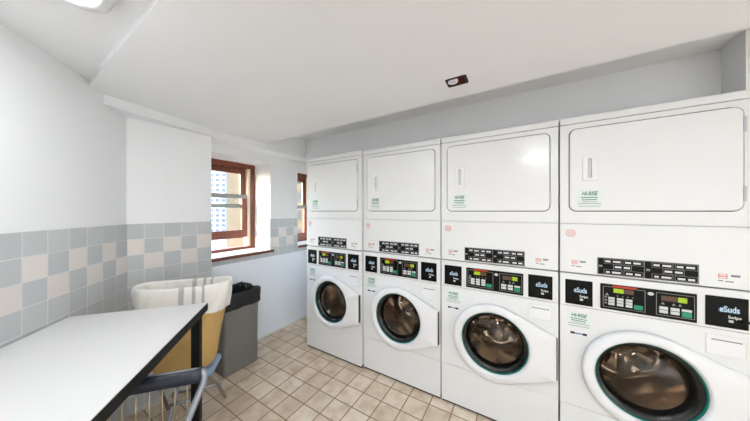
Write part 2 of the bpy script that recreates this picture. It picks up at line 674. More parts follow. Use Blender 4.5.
# ceilings
mb = MB()
mb.use(M['ceil'])
mb.box((-2.9, YR - .2, ZU), (3.5, YS, 2.75))
struct(mb.build('ceiling'))
HX, HY, HW, HD = -0.283, -0.436, 0.050, 0.040       # opening in the lowered ceiling
mb = MB()
mb.use(M['ceil'])
mb.box((-2.9, YS, ZL), (HX - HW, YE, 2.75))
mb.box((HX + HW, YS, ZL), (3.5, YE, 2.75))
mb.box((HX - HW, YS, ZL), (HX + HW, HY - HD, 2.75))
mb.box((HX - HW, HY + HD, ZL), (HX + HW, YE, 2.75))
struct(mb.build('ceiling'))
mb = MB()
mb.use(M['ceil'])
mb.box((-2.9, YE, ZR), (3.5, YB + .2, 2.75))
struct(mb.build('ceiling'))
# low beam over the windows
mb = MB()
mb.use(M['paint'])
mb.loops([[(x, y, z) for x, y in ((-2.11, -1.5), (-2.249, -.757), (-2.26, YB), (-2.6, YB), (-2.6, -1.5))] for z in (2.055, 2.7)], cap0=True, cap1=True, smooth=False)
struct(mb.build('trim_1'))
# baseboards
struct(box_obj('baseboard_window', (XW, ycol, 0), (XW + .014, YB, .012), M['base'], bev=.003))

# ------------------------------------------------------------------ windows


def ring_box(mb, x0, x1, oy0, oy1, oz0, oz1, iy0, iy1, iz0, iz1):
    o = [(oy0, oz0), (oy1, oz0), (oy1, oz1), (oy0, oz1)]
    i = [(iy0, iz0), (iy1, iz0), (iy1, iz1), (iy0, iz1)]
    L = lambda lp, x: [(x, y, z) for y, z in lp]
    mb.loops([L(o, x0), L(o, x1), L(i, x1), L(i, x0), L(o, x0)], smooth=False)


def make_window(name, y0, y1, lift):
    z0, z1 = 0.967, 1.965
    r = bpy.data.objects.new(name, None)
    C.objects.link(r)
    r.location = (-2.78, (y0 + y1) / 2, z0)
    r['kind'] = 'structure'
    off = Vector(r.location)

    def part(mb, nm, parent=r):
        for v in mb.bm.verts:
            v.co -= off
        return mb.build(nm, None, parent)
    mb = MB()
    mb.use(M['wood'])
    ring_box(mb, -2.74, -2.83, y0, y1, z0 - .03, z1, y0 + .05, y1 - .05, z0 + .03, z1 - .055)
    part(mb, 'window_frame')
    a0, a1, b0, b1 = y0 + .05, y1 - .05, z0 + .03, z1 - .055
    mb = MB()
    mb.use(M['cream'])
    mb.box((-2.75, a0, b0), (-2.825, a0 + .035, b1))
    mb.box((-2.75, a1 - .035, b0), (-2.825, a1, b1))
    part(mb, 'jamb_liner')
    s0, s1 = a0 + .035, a1 - .035
    for nm, x0, x1, za, zb, rt, rb in (('upper_sash', -2.793, -2.82, 1.45, b1, .062, .042), ('lower_sash', -2.758, -2.786, z0 + .03 + lift, z0 + .53 + lift, .045, .09)):
        mb = MB()
        mb.use(M['wood'])
        ring_box(mb, x0, x1, s0, s1, za, zb, s0 + .06, s1 - .06, za + rb, zb - rt)
        # grey meeting rail face
        if nm == 'lower_sash':
            mb.use(M['greymetal'])
            mb.box((x0 + .004, s0, zb - rt), (x0 - .002, s1 - .005, zb + .002))
        else:
            mb.use(M['greymetal'])
            mb.box((x0 + .003, s0 + .05, za), (x0 - .002, s1 - .05, za + rb))
        sash = part(mb, nm)
        mb = MB()
        mb.use(M['glass_win'])
        xm = (x0 + x1) / 2
        mb.box((xm - .002, s0 + .058, za + rb - .002), (xm + .002, s1 - .058, zb - rt + .002))
        for v in mb.bm.verts:
            v.co -= off
        mb.build('window_pane', None, sash)
    mb = MB()
    mb.use(M['stool'])
    mb.box((-2.735, y0, .944), (XW + .015, y1, .967), .002)
    mb.use(M['wood'])
    mb.box((XW + .015, y0 + .001, .940), (XW + .035, y1 + .03, .969), .003)
    mb.box((XW, y1, .940), (XW + .016, y1 + .03, .969))
    part(mb, 'window_sill')
    return r


make_window('window_1', W1[0], W1[1], 0.105)
make_window('window_2', W2[0], W2[1], 0.0)

# ------------------------------------------------------------------ ceiling lamps


def make_lamp(label, loc, lens):
    t = thing('ceiling_lamp', label, 'ceiling light', loc, 0, 'flush ceiling lamps')
    h, r = 0.175, 0.08
    L = lambda d, z: [(x, y, z) for x, y in rrect(-h + d, h - d, -h + d, h - d, r - d * .4, 8)]
    mb = MB()
    mb.use(M['plastic'])
    mb.loops([L(-.004, 0), L(-.004, -.012), L(.0, -.020), L(.0, -.030), L(.018, -.046), L(.058, -.050), L(.062, -.044)], cap0=True)
    mb.build('lamp_housing', None, t)
    mb = MB()
    mb.use(lens)
    mb.loops([L(.059, -.044), L(.061, -.056), L(.074, -.062), L(.100, -.064)], cap1=True)
    mb.build('lamp_lens', None, t)
    return t


la = make_lamp('white rounded ceiling lamp near the step in the ceiling, above the table', (-1.130, -1.705, ZU), M['lens2'])
lb = make_lamp('white rounded ceiling lamp above the aisle in front of the third washer', (.21, -1.75, ZU), M['lens'])

# opening in the ceiling with a rusty box
t = thing('junction_box', 'small rusty open electrical box in the ceiling above the second washer', 'electrical box', (HX, HY, ZL))
mb = MB()
mb.use(M['rust'])
g = .001
for a, b in (((-HW + g, -HD + g, .0), (-HW + .006, HD - g, .07)), ((HW - .006, -HD + g, .0), (HW - g, HD - g, .07)), ((-HW + g, -HD + g, .0), (HW - g, -HD + .006, .07)), ((-HW + g, HD - .006, .0), (HW - g, HD - g, .07)), ((-HW + g, -HD + g, .068), (HW - g, HD - g, .072))):
    mb.box(a, b)
mb.build('box_shell', None, t)
mb = MB()
mb.use(M['scrap'])
mb.loops([[(x, y, 0.0) for x, y in rrect(-HW - .004, HW + .004, -HD - .004, HD + .004, .01, 3)], [(x, y, -.003) for x, y in rrect(-HW - .004, HW + .004, -HD - .004, HD + .004, .01, 3)], [(x, y, -.003) for x, y in rrect(-HW + .010, HW - .010, -HD + .008, HD - .008, .01, 3)], [(x, y, 0.0) for x, y in rrect(-HW + .010, HW - .010, -HD + .008, HD - .008, .01, 3)]], smooth=False)
mb.build('box_rim', None, t)
mb = MB()
mb.use(M['plastic'])
n = 20
P = lambda r, z: [(-.020 + r * math.cos(2 * PI * k / n), -.006 + r * math.sin(2 * PI * k / n), z) for k in range(n)]
mb.loops([P(.009, .06), P(.009, .005), P(.012, -.002), P(.026, -.004), P(.027, .002), P(.024, .03)])
mb.build('conduit_bushing', None, t)

# ------------------------------------------------------------------ washers and dryers
HWID = 0.346
ZSEAM = 1.052


def strip(mb, x0, x1, z0, z1, y, th=.0008):
    mb.box((x0, y, z0), (x1, y - th, z1))


def frame_lines(mb, x0, x1, z0, z1, y, w=.0022):
    strip(mb, x0, x1, z1 - w, z1, y)
    strip(mb, x0, x1, z0, z0 + w, y)
    strip(mb, x0, x0 + w, z0, z1, y)
    strip(mb, x1 - w, x1, z0, z1, y)


def plate_with_hole(mb, outer, inner, y0, y1):
    """solid plate between two equal length (x,z) outlines, front at y0"""
    L = lambda lp, y: [(x, y, z) for x, z in lp]
    mb.loops([L(outer, y1), L(outer, y0), L(inner, y0), L(inner, y1), L(outer, y1)], smooth=False)


def service_label(root, cx, z0, z1, w, y, name):
    mb = MB()
    mb.use(M['label_paper'])
    mb.box((cx - w / 2, y, z0), (cx + w / 2, y - .0006, z1))
    h = z1 - z0
    mb.use(M['green_ink'])
    for k, (zz, ww_) in enumerate(((.43, .66), (.55, .6))):
        strip(mb, cx - w * ww_ / 2, cx + w * ww_ / 2, z1 - h * (zz + .022), z1 - h * (zz - .022), y - .0006, .0003)
    mb.use(M['grey_ink'])
    for zz, ww_ in ((.66, .56), (.76, .9), (.90, .84)):
        strip(mb, cx - w * ww_ / 2, cx + w * ww_ / 2, z1 - h * (zz + .014), z1 - h * (zz - .014), y - .0006, .0003)
    lab = mb.build(name, None, root)
    text_obj('lettering', 'HI-RISE', h * .30, M['green_ink'], lab, (cx, y - .0008, z1 - h * .22), wid=w * .62, shear=.25)
    return lab


def small_notice(root, cx, cz, y, name='notice_sticker'):
    mb = MB()
    mb.use(M['enamel'])
    mb.box((cx - .04, y, cz - .026), (cx + .04, y - .0004, cz + .026))
    mb.use(M['pink_ink'])
    frame_lines(mb, cx - .03, cx - .004, cz - .004, cz + .018, y - .0004, .003)
    mb.box((cx - .026, y - .0004, cz + .004), (cx - .008, y - .0012, cz + .010))
    mb.use(M['grey_ink'])
    strip(mb, cx + .006, cx + .032, cz + .006, cz + .016, y - .0004)
    strip(mb, cx - .03, cx - .016, cz - .017, cz - .012, y - .0004)
    strip(mb, cx - .010, cx + .014, cz - .019, cz - .014, y - .0004)
    mb.build(name, None, root)


def make_dryer():
    t = thing('tumble_dryer', '', 'dryer', (0, 0, ZSEAM))
    O = ZSEAM
    fz = lambda z: z - O
    # cabinet
    mb = MB()
    mb.use(M['enamel'])
    mb.box((-HWID, .012, .004), (HWID, .78, fz(1.908)), .004)
    mb.build('cabinet', None, t)
    mb = MB()
    mb.use(M['enamel'])
    mb.box((-HWID - .001, -.004, fz(1.914)), (HWID + .001, .78, fz(1.952)), .006)
    mb.build('top_panel', None, t)
    # upper front with a rounded opening
    z0, z1 = 1.341, 1.911
    d = (-.302, .304, 1.412, 1.880, .032)
    gap = .0045
    mb = MB()
    mb.use(M['enamel'])
    plate_with_hole(mb, [(x, fz(z)) for x, z in rrect(-HWID, HWID, z0, z1, .004, 8)], [(x, fz(z)) for x, z in rrect(d[0] - gap, d[1] + gap, d[2] - gap, d[3] + gap, d[4] + gap, 8)], 0, .012)
    mb.build('front_panel', None, t)
    mb = MB()
    mb.use(M['gap_shade'])
    mb.box((d[0] - .01, .0125, fz(d[2]) - .01), (d[1] + .01, .008, fz(d[3]) + .01))  # dark sheet stands in for the shade inside the door gap
    mb.build('door_gap_shade', None, t)
    # door slab with pocket handle
    mb = MB()
    mb.use(M['enamel2'])
    hp = (-.245, -.182, 1.582, 1.722)
    R = lambda e, y: [(x, y, fz(z)) for x, z in rrect(d[0] + e, d[1] - e, d[2] + e, d[3] - e, d[4] - e, 8)]
    H = lambda e, y: [(x, y, fz(z)) for x, z in rrect(hp[0] + e, hp[1] - e, hp[2] + e, hp[3] - e, .008, 8)]
    mb.loops([R(0, .008), R(0, -.004), R(.003, -.008), H(0, -.008)], smooth=False)
    door = mb.build('door', None, t)
    mb = MB()
    mb.use(M['plastic'])
    S = lambda e, y: [(x, y, fz(z)) for x, z in rrect(hp[0] + .022 + e, hp[1] - .024 - e, hp[2] + .014 + e, hp[3] - .014 - e, .007, 8)]
    mb.loops([H(-.002, -.0085), H(.0, -.011), H(.004, -.011), S(0, -.0095), S(.001, .004)], cap1=True, smooth=False)
    mb.use(M['greyhandle'])
    mb.box((hp[0] + .024, .0035, fz(hp[2]) + .018), (hp[0] + .031, -.008, fz(hp[3]) - .018))
    mb.build('handle_or_gap_shade', None, door)
    for hz in (1.80, 1.488):
        mb = MB()
        mb.use(M['hinge'])
        mb.box((d[1] - .003, -.003, fz(hz) - .034), (d[1] + .007, -.012, fz(hz) + .034), .003)
        mb.build('hinge', None, door)
    service_label(door, -.217, fz(1.428), fz(1.530), .108, -.008, 'service_label')
    # lower front
    mb = MB()
    mb.use(M['enamel'])
    mb.box((-HWID, .0, .004), (HWID, .013, fz(1.3375)), .003)
    low = mb.build('lower_panel', None, t)
    # instruction plate
    px0, px1, pz0, pz1 = -.182, .178, fz(1.063), fz(1.155)
    mb = MB()
    mb.use(M['plate'])
    mb.box((px0, 0, pz0), (px1, -.002, pz1))
    mb.use(M['grey_ink'])
    y = -.002
    frame_lines(mb, px0 + .001, px1 - .001, pz0 + .001, pz1 - .001, y, .0022)
    mid = (px0 + px1) / 2
    strip(mb, mid - .001, mid + .001, pz0, pz1, y)
    for s in (px0, mid):
        a = s + .026
        w = (mid - px0 - .030)
        h = pz1 - pz0
        frame_lines(mb, a, a + w * .48, pz0 + h * .66, pz1 - .006, y, .0014)
        frame_lines(mb, a + w * .52, a + w, pz0 + h * .66, pz1 - .006, y, .0014)
        frame_lines(mb, a + w * .25, a + w * .72, pz0 + h * .36, pz0 + h * .64, y, .0014)
        frame_lines(mb, a, a + w * .48, pz0 + .006, pz0 + h * .33, y, .0014)
        frame_lines(mb, a + w * .52, a + w, pz0 + .006, pz0 + h * .33, y, .0014)
        strip(mb, s + .006, s + .020, pz0 + h * .44, pz0 + h * .56, y)
    mb.use(M['white_ink'])
    rr = random.Random(3)
    for s in (px0, mid):
        a = s + .026
        w = (mid - px0 - .030)
        h = pz1 - pz0
        for zc, xs in ((.80, ((.04, .18), (.24, .44), (.56, .70), (.76, .94))), (.50, ((.29, .46), (.52, .68))), (.17, ((.06, .16), (.22, .44), (.58, .74), (.80, .94)))):
            for x0, x1 in xs:
                strip(mb, a + w * x0, a + w * x1, pz0 + h * (zc - .05), pz0 + h * (zc + .05), y)
    mb.build('instruction_plate', None, t)
    small_notice(low, -.263, fz(1.110), 0)
    small_notice(low, .265, fz(1.104), 0)
    # round pink sticker
    mb = MB()
    mb.use(M['pink_ink'])
    cx, cz = -.296, fz(1.283)
    for k in range(7):
        zz = .022 * (1 - 2 * (k + .5) / 7)
        hw = math.sqrt(max(.0246 ** 2 - zz * zz, 0))
        for q in range(4):
            x0 = cx - hw + 2 * hw * q / 4
            strip(mb, x0, x0 + 2 * hw / 4 * .72, cz + zz - .0018, cz + zz + .0018, 0)
    mb.build('round_sticker', None, low)
    return t


def make_reader(root, x0, x1, z0, z1):
    mb = MB()
    mb.use(M['black'])
    mb.box((x0, .004, z0), (x1, -.006, z1), .003)
    # slot bezel at the lower right
    rd = mb.build('card_reader', None, root)
    w, h = x1 - x0, z1 - z0
    mb = MB()
    mb.use(M['black'])
    mb.box((x0 + w * .80, -.006, z0 + h * .24), (x1 - .004, -.022, z0 + h * .33), .003)
    mb.build('card_slot', None, rd)
    text_obj('reader_logo', 'eSuds', h * .27, M['logo'], rd, (x0 + w * .56, -.0072, z0 + h * .60), wid=w * .46)
    text_obj('logo_shadow', 'eSuds', h * .27, M['logo_blue'], rd, (x0 + w * .535, -.0066, z0 + h * .578), wid=w * .48)
    text_obj('reader_lettering', 'Swipe', h * .13, M['white_ink'], rd, (x0 + w * .68, -.0070, z0 + h * .36), wid=w * .30)
    mb = MB()
    mb.use(M['button'])
    mb.box((x0 + w * .54, -.006, z0 + h * .19), (x0 + w * .65, -.0075, z0 + h * .27), .0006)
    mb.build('reader_button', None, rd)


def make_washer():
    t = thing('washing_machine', '', 'washing machine', (0, 0, 0))
    cx, cz, RH = .001, .54, .245
    TOP = 1.049
    # outlines around the porthole
    na = 96
    angs = set(2 * PI * k / na for k in range(na))
    FZ0, FZ1 = .292, .862
    rect = (-HWID, HWID, FZ0, FZ1)
    ca = [math.atan2(z - cz, x - cx) % (2 * PI) for x in rect[:2] for z in rect[2:]]
    angs = sorted(angs | set(ca))

    def rect_r(a):
        c, s = math.cos(a), math.sin(a)
        r = 1e9
        if c > 1e-9: r = min(r, (rect[1] - cx) / c)
        if c < -1e-9: r = min(r, (rect[0] - cx) / c)
        if s > 1e-9: r = min(r, (rect[3] - cz) / s)
        if s < -1e-9: r = min(r, (rect[2] - cz) / s)
        return r
    ol = [(cx + rect_r(a) * math.cos(a), cz + rect_r(a) * math.sin(a)) for a in angs]
    il = [(cx + .205 * math.cos(a), cz + .205 * math.sin(a)) for a in angs]
    mb = MB()
    mb.use(M['enamel'])
    plate_with_hole(mb, ol, il, 0, .014)
    mb.build('front_panel', None, t)
    # cabinet shell: open at the front so the drum sits inside it
    mb = MB()
    mb.use(M['enamel'])
    mb.box((-HWID, .014, .03), (-HWID + .01, .78, TOP))
    mb.box((HWID - .01, .014, .03), (HWID, .78, TOP))
    mb.box((-HWID + .01, .014, TOP - .01), (HWID - .01, .78, TOP))
    mb.box((-HWID + .01, .77, .03), (HWID - .01, .78, TOP - .01))
    mb.box((-HWID + .01, .014, .03), (HWID - .01, .77, .04))
    mb.build('cabinet', None, t)
    mb = MB()
    mb.use(M['toe'])
    mb.box((-HWID + .004, .012, 0), (HWID - .004, .76, .03))  # base coloured black for the shadow line under the machine
    mb.build('base', None, t)
    mb = MB()
    mb.use(M['enamel'])
    mb.box((-HWID, 0, .018), (HWID, .014, .289), .003)
    mb.build('kick_panel', None, t)
    mb = MB()
    mb.use(M['enamel'])
    mb.box((-HWID, -.002, .8645), (HWID, .014, TOP), .004)
    mb.build('control_fascia', None, t)
    # door: a round bezel drawn out to a straight handle edge on the right
    RB = .250
    pts = [(RB * math.cos(2 * PI * k / 180), RB * math.sin(2 * PI * k / 180)) for k in range(180)] + [(.333, .128), (.333, -.128)]
    # convex hull
    pts = sorted(set(pts))

    def half(ps):
        h = []
        for p in ps:
            while len(h) >= 2 and (h[-1][0] - h[-2][0]) * (p[1] - h[-2][1]) - (h[-1][1] - h[-2][1]) * (p[0] - h[-2][0]) <= 0:
                h.pop()
            h.append(p)
        return h
    hull = half(pts)[:-1] + half(pts[::-1])[:-1]
    da = sorted(set(2 * PI * k / 120 for k in range(120)) | {math.atan2(.128, .333), 2 * PI - math.atan2(.128, .333)})

    def hull_r(a):
        c, s = math.cos(a), math.sin(a)
        best = RB
        for (x0, z0), (x1, z1) in zip(hull, hull[1:] + hull[:1]):
            ex, ez = x1 - x0, z1 - z0
            den = c * ez - s * ex
            if abs(den) < 1e-12:
                continue
            r = (x0 * ez - z0 * ex) / den
            u = (x0 * s - z0 * c) / den
            if -1e-6 <= u <= 1 + 1e-6 and r > 0:
                best = max(best, r)
        return best
    rad = [hull_r(a) for a in da]
    DO = lambda e, y: [(cx + (r - e) * math.cos(a), y, cz + (r - e) * math.sin(a)) for r, a in zip(rad, da)]
    DC = lambda r, y: [(cx + r * math.cos(a), y, cz + r * math.sin(a)) for a in da]
    mb = MB()
    mb.use(M['plastic'])
    mb.loops([DO(0.004, -.001), DO(0, -.004), DO(0, -.028), DO(.003, -.035), DO(.010, -.038), DC(.232, -.040), DC(.214, -.044), DC(.206, -.042), DC(.200, -.034), DC(.198, -.020), DC(.198, .010)])
    door = mb.build('door', None, t)
    mb = MB()
    mb.use(M['gap_shade'])
    mb.box((cx + .3325, -.006, cz - .122), (cx + .3385, -.030, cz + .122), .002)  # dark strip painted in for the shaded gap at the handle edge
    mb.build('handle_or_gap_shade', None, door)
    mb = MB()
    mb.use(M['teal'])
    mb.loops([DC(.198, -.026), DC(.1925, -.024), DC(.1915, -.016), DC(.198, -.012)])
    mb.build('glass_edge', None, door)
    mb = MB()
    mb.use(M['ring'])
    mb.loops([DC(.199, -.016), DC(.186, -.014), DC(.172, -.004), DC(.162, .014), DC(.160, .03)])
    mb.build('door_ring', None, door)
    mb = MB()
    mb.use(M['glass_door'])
    mb.loops([DC(.161, .012), DC(.150, -.004), DC(.125, -.020), DC(.09, -.031), DC(.05, -.038), DC(.012, -.040)], cap1=True)
    mb.build('door_glass', None, door)
    # drum
    SP = lambda r, y, k: [(cx + r * math.cos(a), y + k * math.cos(6 * a), cz + r * math.sin(a)) for a in da]
    mb = MB()
    mb.use(M['drum'])
    mb.loops([DC(.198, .016), DC(.205, .05), DC(.240, .07), DC(.244, .10), DC(.244, .42), DC(.236, .455), SP(.205, .468, .010), SP(.15, .470, .016), SP(.10, .462, .012), DC(.075, .455), DC(.062, .430), DC(.02, .424)], cap1=True)
    for k in range(3):
        a = PI / 2 + 2 * PI * k / 3 + .35
        loops = []
        for y in (.09, .12, .40, .44):
            hh = .0 if y in (.09, .44) else .05
            loops.append([(cx + r * math.cos(a + w), y, cz + r * math.sin(a + w)) for r, w in ((.242, -.20), (.238 - hh, -.06), (.238 - hh, .06), (.242, .20))])
        mb.loops(loops, close=False)
    mb.build('drum', None, t)
    mb = MB()
    mb.use(M['ring'])
    mb.loops([DC(.204, .002), DC(.196, .008), DC(.186, .02), DC(.192, .034), DC(.207, .05)])
    mb.build('door_gasket', None, t)
    # control panel
    X0, X1, Z0, Z1 = -.1705, .170, .877, 1.014
    mb = MB()
    mb.use(M['black'])
    mb.box((X0, .002, Z0), (X1, -.007, Z1), .002)
    pm = mb
    y = -.007
    W, Hh = X1 - X0, Z1 - Z0
    fa = (X0 + .010, X0 + W * .50, Z0 + .013, Z1 - .012)
    fb = (X0 + W * .61, X1 - .007, Z0 + .013, Z1 - .012)
    mb = pm
    mb.use(M['grey_ink'])
    frame_lines(mb, *fa, y, .0022)
    frame_lines(mb, *fb, y, .0022)

    def tri(f, x, z, s):
        w, h = f[1] - f[0], f[3] - f[2]
        px, pz = f[0] + w * x, f[3] - h * z
        L = lambda yy: [(px - s, yy, pz - s * .8), (px + s, yy, pz - s * .8), (px, yy, pz + s)]
        mb.loops([L(y), L(y - .0008)], cap1=True, smooth=False)
    tri(fa, .10, .38, .008)
    for x in (.36, .48, .60, .72):
        tri(fa, x, .40, .0038)
    for x in (.18, .47, .63):
        tri(fb, x, .46, .007)
    w, h = fa[1] - fa[0], fa[3] - fa[2]
    for z in (.55, .70, .84):
        strip(mb, fa[0] + w * .04, fa[0] + w * .10, fa[3] - h * z, fa[3] - h * (z - .07), y)
    cp = pm.build('control_panel', None, t)
    mb = MB()
    mb.use(M['red_ink'])
    strip(mb, fa[0] + w * .24, fa[0] + w * .80, fa[3] - h * .02, fa[3] + h * .075, y - .0006)
    mb.build('red_strip', None, cp)

    def disp(f, x0, x1, z0, z1, s0, s1):
        w, h = f[1] - f[0], f[3] - f[2]
        mb = MB()
        mb.use(M['lcd_off'])
        mb.box((f[0] + w * x0, y, f[3] - h * z1), (f[0] + w * x1, y - .001, f[3] - h * z0))
        mb.use(M['lcd_on'])
        mb.box((f[0] + w * s0, y, f[3] - h * z1), (f[0] + w * s1, y - .0018, f[3] - h * z0))
        return mb.build('display', None, cp)
    disp(fa, .26, .74, .07, .27, .26, .50)
    disp(fb, .14, .82, .12, .34, .58, .80)

    def btn(f, x0, x1, z0, z1, m, nm='button', split=0):
        w, h = f[1] - f[0], f[3] - f[2]
        mb = MB()
        mb.use(m)
        n = max(split, 1)
        for k in range(n):
            za, zb = z0 + (z1 - z0) * k / n, z0 + (z1 - z0) * (k + (.84 if n > 1 else 1)) / n
            mb.box((f[0] + w * x0, y, f[3] - h * zb), (f[0] + w * x1, y - .004, f[3] - h * za), .0012)
        return mb.build(nm, None, cp)
    for x0 in (.13, .34, .55):
        btn(fa, x0, x0 + .155, .50, .90, M['button'], split=3)
    btn(fa, .74, .94, .72, .92, M['green_btn'], 'start_button')
    for x0 in (.08, .38):
        btn(fb, x0, x0 + .23, .60, .92, M['button'], split=2)
    btn(fb, .67, .92, .60, .70, M['button'])
    btn(fb, .67, .92, .72, .94, M['green_btn'], 'start_button')
    mb = MB()
    mb.use(M['button'])
    ex, ez = X0 + W * .555, Z1 - .024
    L = lambda s, yy: [(ex + .011 * s * math.cos(2 * PI * k / 20), yy, ez + .009 * s * math.sin(2 * PI * k / 20)) for k in range(20)]
    mb.loops([L(1, y), L(1, y - .001), L(.85, y - .002)], cap1=True)
    mb.build('emblem', None, cp)
    make_reader(t, -.322, -.202, .875, 1.015)
    make_reader(t, .196, .318, .877, 1.017)
    service_label(t, -.262, .742, .832, .110, 0, 'service_label')
    mb = MB()
    mb.use(M['blue_ink'])
    strip(mb, -.292, -.232, .706, .712, 0)
    mb.use(M['black'])
    strip(mb, -.298, -.280, .703, .715, 0)
    strip(mb, -.244, -.226, .703, .715, 0)
    mb.build('small_decal', None, t)
    # soap flap at the upper right
    mb = MB()
    mb.use(M['plastic'])
    L = lambda e, yy: [(x, yy, z) for x, z in rrect(.198 + e, .318 - e, .742 + e, .838 - e, .008, 4)]
    mb.loops([L(0, 0), L(0, -.003), L(.002, -.005), L(.006, -.005), L(.008, -.003), L(.010, -.003)], cap1=True, smooth=False)
    nb = mb.build('soap_flap', None, t)
    mb = MB()
    mb.use(M['grey_ink'])
    strip(mb, .214, .302, .812, .817, -.003)
    mb.build('flap_mark', None, nb)
    return t


wash = make_washer()
dry = make_dryer()
UX = [-1.541, -0.841, -0.141, 0.559]
where = ['beside the window wall, farthest from the viewer',
         'second in the row counted from the window',
         'third in the row counted from the window',
         'farthest from the window, nearest the viewer']
for i, x in enumerate(UX):
    for proto, nm, kind, z, g in ((wash, 'white front-loading washer with dark porthole', 'washing machine', 0, 'white front-loading washers'), (dry, 'white tumble dryer stacked on the washer', 'dryer', ZSEAM, 'white stacked tumble dryers')):
        o = proto if i == 0 else copy_tree(proto)
        o.location = (x, -.02 if i == 0 else 0, z)
        o['label'] = nm + ' ' + where[i]
        o['group'] = g

# ------------------------------------------------------------------ table along the left wall
TA = math.atan2(LD.y, LD.x)          # local +x runs along the wall towards the viewer, +y into the room
TO = LC + LD * .4365 + LN * .012     # far wall-side corner
ZTAB, TDEP, TLEN = .877, .598, 1.52
t = thing('folding_table', 'long white-topped table with black edge and legs against the tiled wall', 'table', (TO.x, TO.y, 0), TA)
mb = MB()
mb.use(M['table'])
mb.box((0.003, 0.0, ZTAB - .004), (TLEN, TDEP - .003, ZTAB), .001)
mb.build('tabletop', None, t)
mb = MB()
mb.use(M['black_edge'])
mb.box((0, 0, ZTAB - .044), (TLEN, TDEP, ZTAB - .0035), .003)
mb.build('table_edge', None, t)
for lx, ly in ((.066, TDEP - .034), (.066, .06), (TLEN - .066, TDEP - .034), (TLEN - .066, .06)):
    mb = MB()
    mb.use(M['black_metal'])
    mb.box((lx - .02, ly - .02, 0), (lx + .02, ly + .02, ZTAB - .044), .003)
    mb.build('leg', None, t)

# ------------------------------------------------------------------ chairs


def make_chair(name, label, loc, rotz, seat_m, seat_h, top, hw, waist, foot, seat_hw, seat_front, rods=False):
    """folding chair; local +y is the way it faces.  hw, waist, foot: half widths of the bent tube at back top, seat, floor"""
    t = thing(name, label, 'chair', loc, rotz, 'folding chairs by the table')
    yb, fwd = (-.20 if rods else -.222), .19
    sy = lambda z: yb + (fwd - yb) * (1 - z / top)          # main tube slopes from back top to front foot
    zs = top - .20 if rods else seat_h + .10
    r = .0115
    mb = MB()
    mb.use(M['grey_metal'])
    yw = sy(zs)
    if not rods:                     # the back stands upright behind the seat
        zs, yw = seat_h - .02, -.185
    path = [(-foot, fwd, r), (-waist, yw, zs), (-hw, yb, top), (hw, yb, top), (waist, yw, zs), (foot, fwd, r)]
    mb.tube(fillet(path, .05), r, 12)
    mb.build('back_frame', None, t)
    for s in (-1, 1):
        mb = MB()
        mb.use(M['chrome'])
        x = s * (seat_hw - .02)
        mb.tube(fillet([(s * (foot + .01), .10, seat_h - .03), (x, .03, seat_h - .04), (x + s * (.03 if not rods else .012), -.165 if not rods else -.225, r)], .02), .010, 10)
        mb.build('leg', None, t)
    for y_, z_, x_ in ((-.165, .115, seat_hw - .015), (sy(.2), .2, foot + .005)):
        mb = MB()
        mb.use(M['chrome'])
        mb.tube([(-x_, y_, z_), (x_, y_, z_)], .007, 8)
        mb.build('stretcher', None, t)
    mb = MB()
    mb.use(seat_m)
    L = lambda e, z: [(x, y, z) for x, y in rrect(-seat_hw + e, seat_hw - e, -.155 + e, seat_front - e, .05, 6)]
    mb.loops([L(.01, seat_h - .030), L(0, seat_h - .024), L(0, seat_h - .008), L(.008, seat_h - .001), L(.03, seat_h)], cap0=True, cap1=True)
    mb.build('seat', None, t)
    mb = MB()
    mb.use(M['navy'])
    loops = []
    n = 12
    for k in range(n + 1):
        x = (-1 + 2 * k / n) * (hw - .022)
        yy = yb + .004
        zt = top + .010
        zb = top - .026
        loops.append([(x, yy - .014 + .02, zb), (x, yy + .012 + .02, zb), (x, yy + .016, zt - .004), (x, yy + .008, zt), (x, yy - .010, zt), (x, yy - .016, zt - .004)])
    mb.loops(loops, cap0=True, cap1=True)
    mb.build('back_rail', None, t)
    if rods:
        mb = MB()
        mb.use(M['grey_metal'])
        mb.tube(fillet([(-waist, sy(zs), zs), (-.15, yb + .018, zs), (.15, yb + .018, zs), (waist, sy(zs), zs)], .03), .006, 8)
        mb.build('lower_rail', None, t)
        nr = 8
        for k in range(nr):
            f = -1 + 2 * (k + .5) / nr
            mb = MB()
            mb.use(M['brass_rod'])
            mb.tube([(f * .155, yb + .018, top - .02), (f * .155, yb + .018, zs)], .0022, 6)
            mb.build('back_rod', None, t)
    return t


# near chair: its back is at the table's long side, it faces the aisle
F = Vector((.747, -.664, 0))
mid = Vector((-1.172, -1.454, 0))
ctr = mid + F * .20
make_chair('folding_chair', 'folding chair with navy back rail and thin rods beside the table', (ctr.x, ctr.y, 0), math.atan2(F.y, F.x) - PI / 2, M['ltgrey'], .43, .79, .20, .135, .18, .15, .17, rods=True)
# chair in the corner that carries the basket; it faces the table's short end
BC = Vector((-1.913, -1.058, 0))
c2 = BC + LN * .020 + LD * .035
make_chair('folding_chair', 'folding chair with pale blue seat under the wicker basket', (c2.x, c2.y, 0), math.atan2(LD.y, LD.x) - PI / 2, M['ltblue'], .365, .72, .12, .08, .06, .165, .10)

# ------------------------------------------------------------------ wicker basket with a cloth liner
ang = math.atan2(LN.y, LN.x)
t = thing('laundry_basket', 'golden wicker laundry basket with cream striped cloth liner on the corner chair', 'basket', (BC.x, BC.y, .367), ang)
n = 96


def oval(a, b, z, sag=0.0, wob=0.0, seed=0):
    out = []
    for k in range(n):
        th = 2 * PI * k / n
        c, s = math.cos(th), math.sin(th)
        sx = math.copysign(abs(c) ** .8, c)
        sy = math.copysign(abs(s) ** .9, s)
        pinch = 1 - .16 * (1 - c * c) ** 2
        w = wob * (math.sin(7 * th + seed) + .6 * math.sin(13 * th + 2 * seed) + .4 * math.sin(23 * th + seed))
        out.append(((a + w) * sx, (b * pinch + w) * sy, z - sag * (1 - c * c)))
    return out


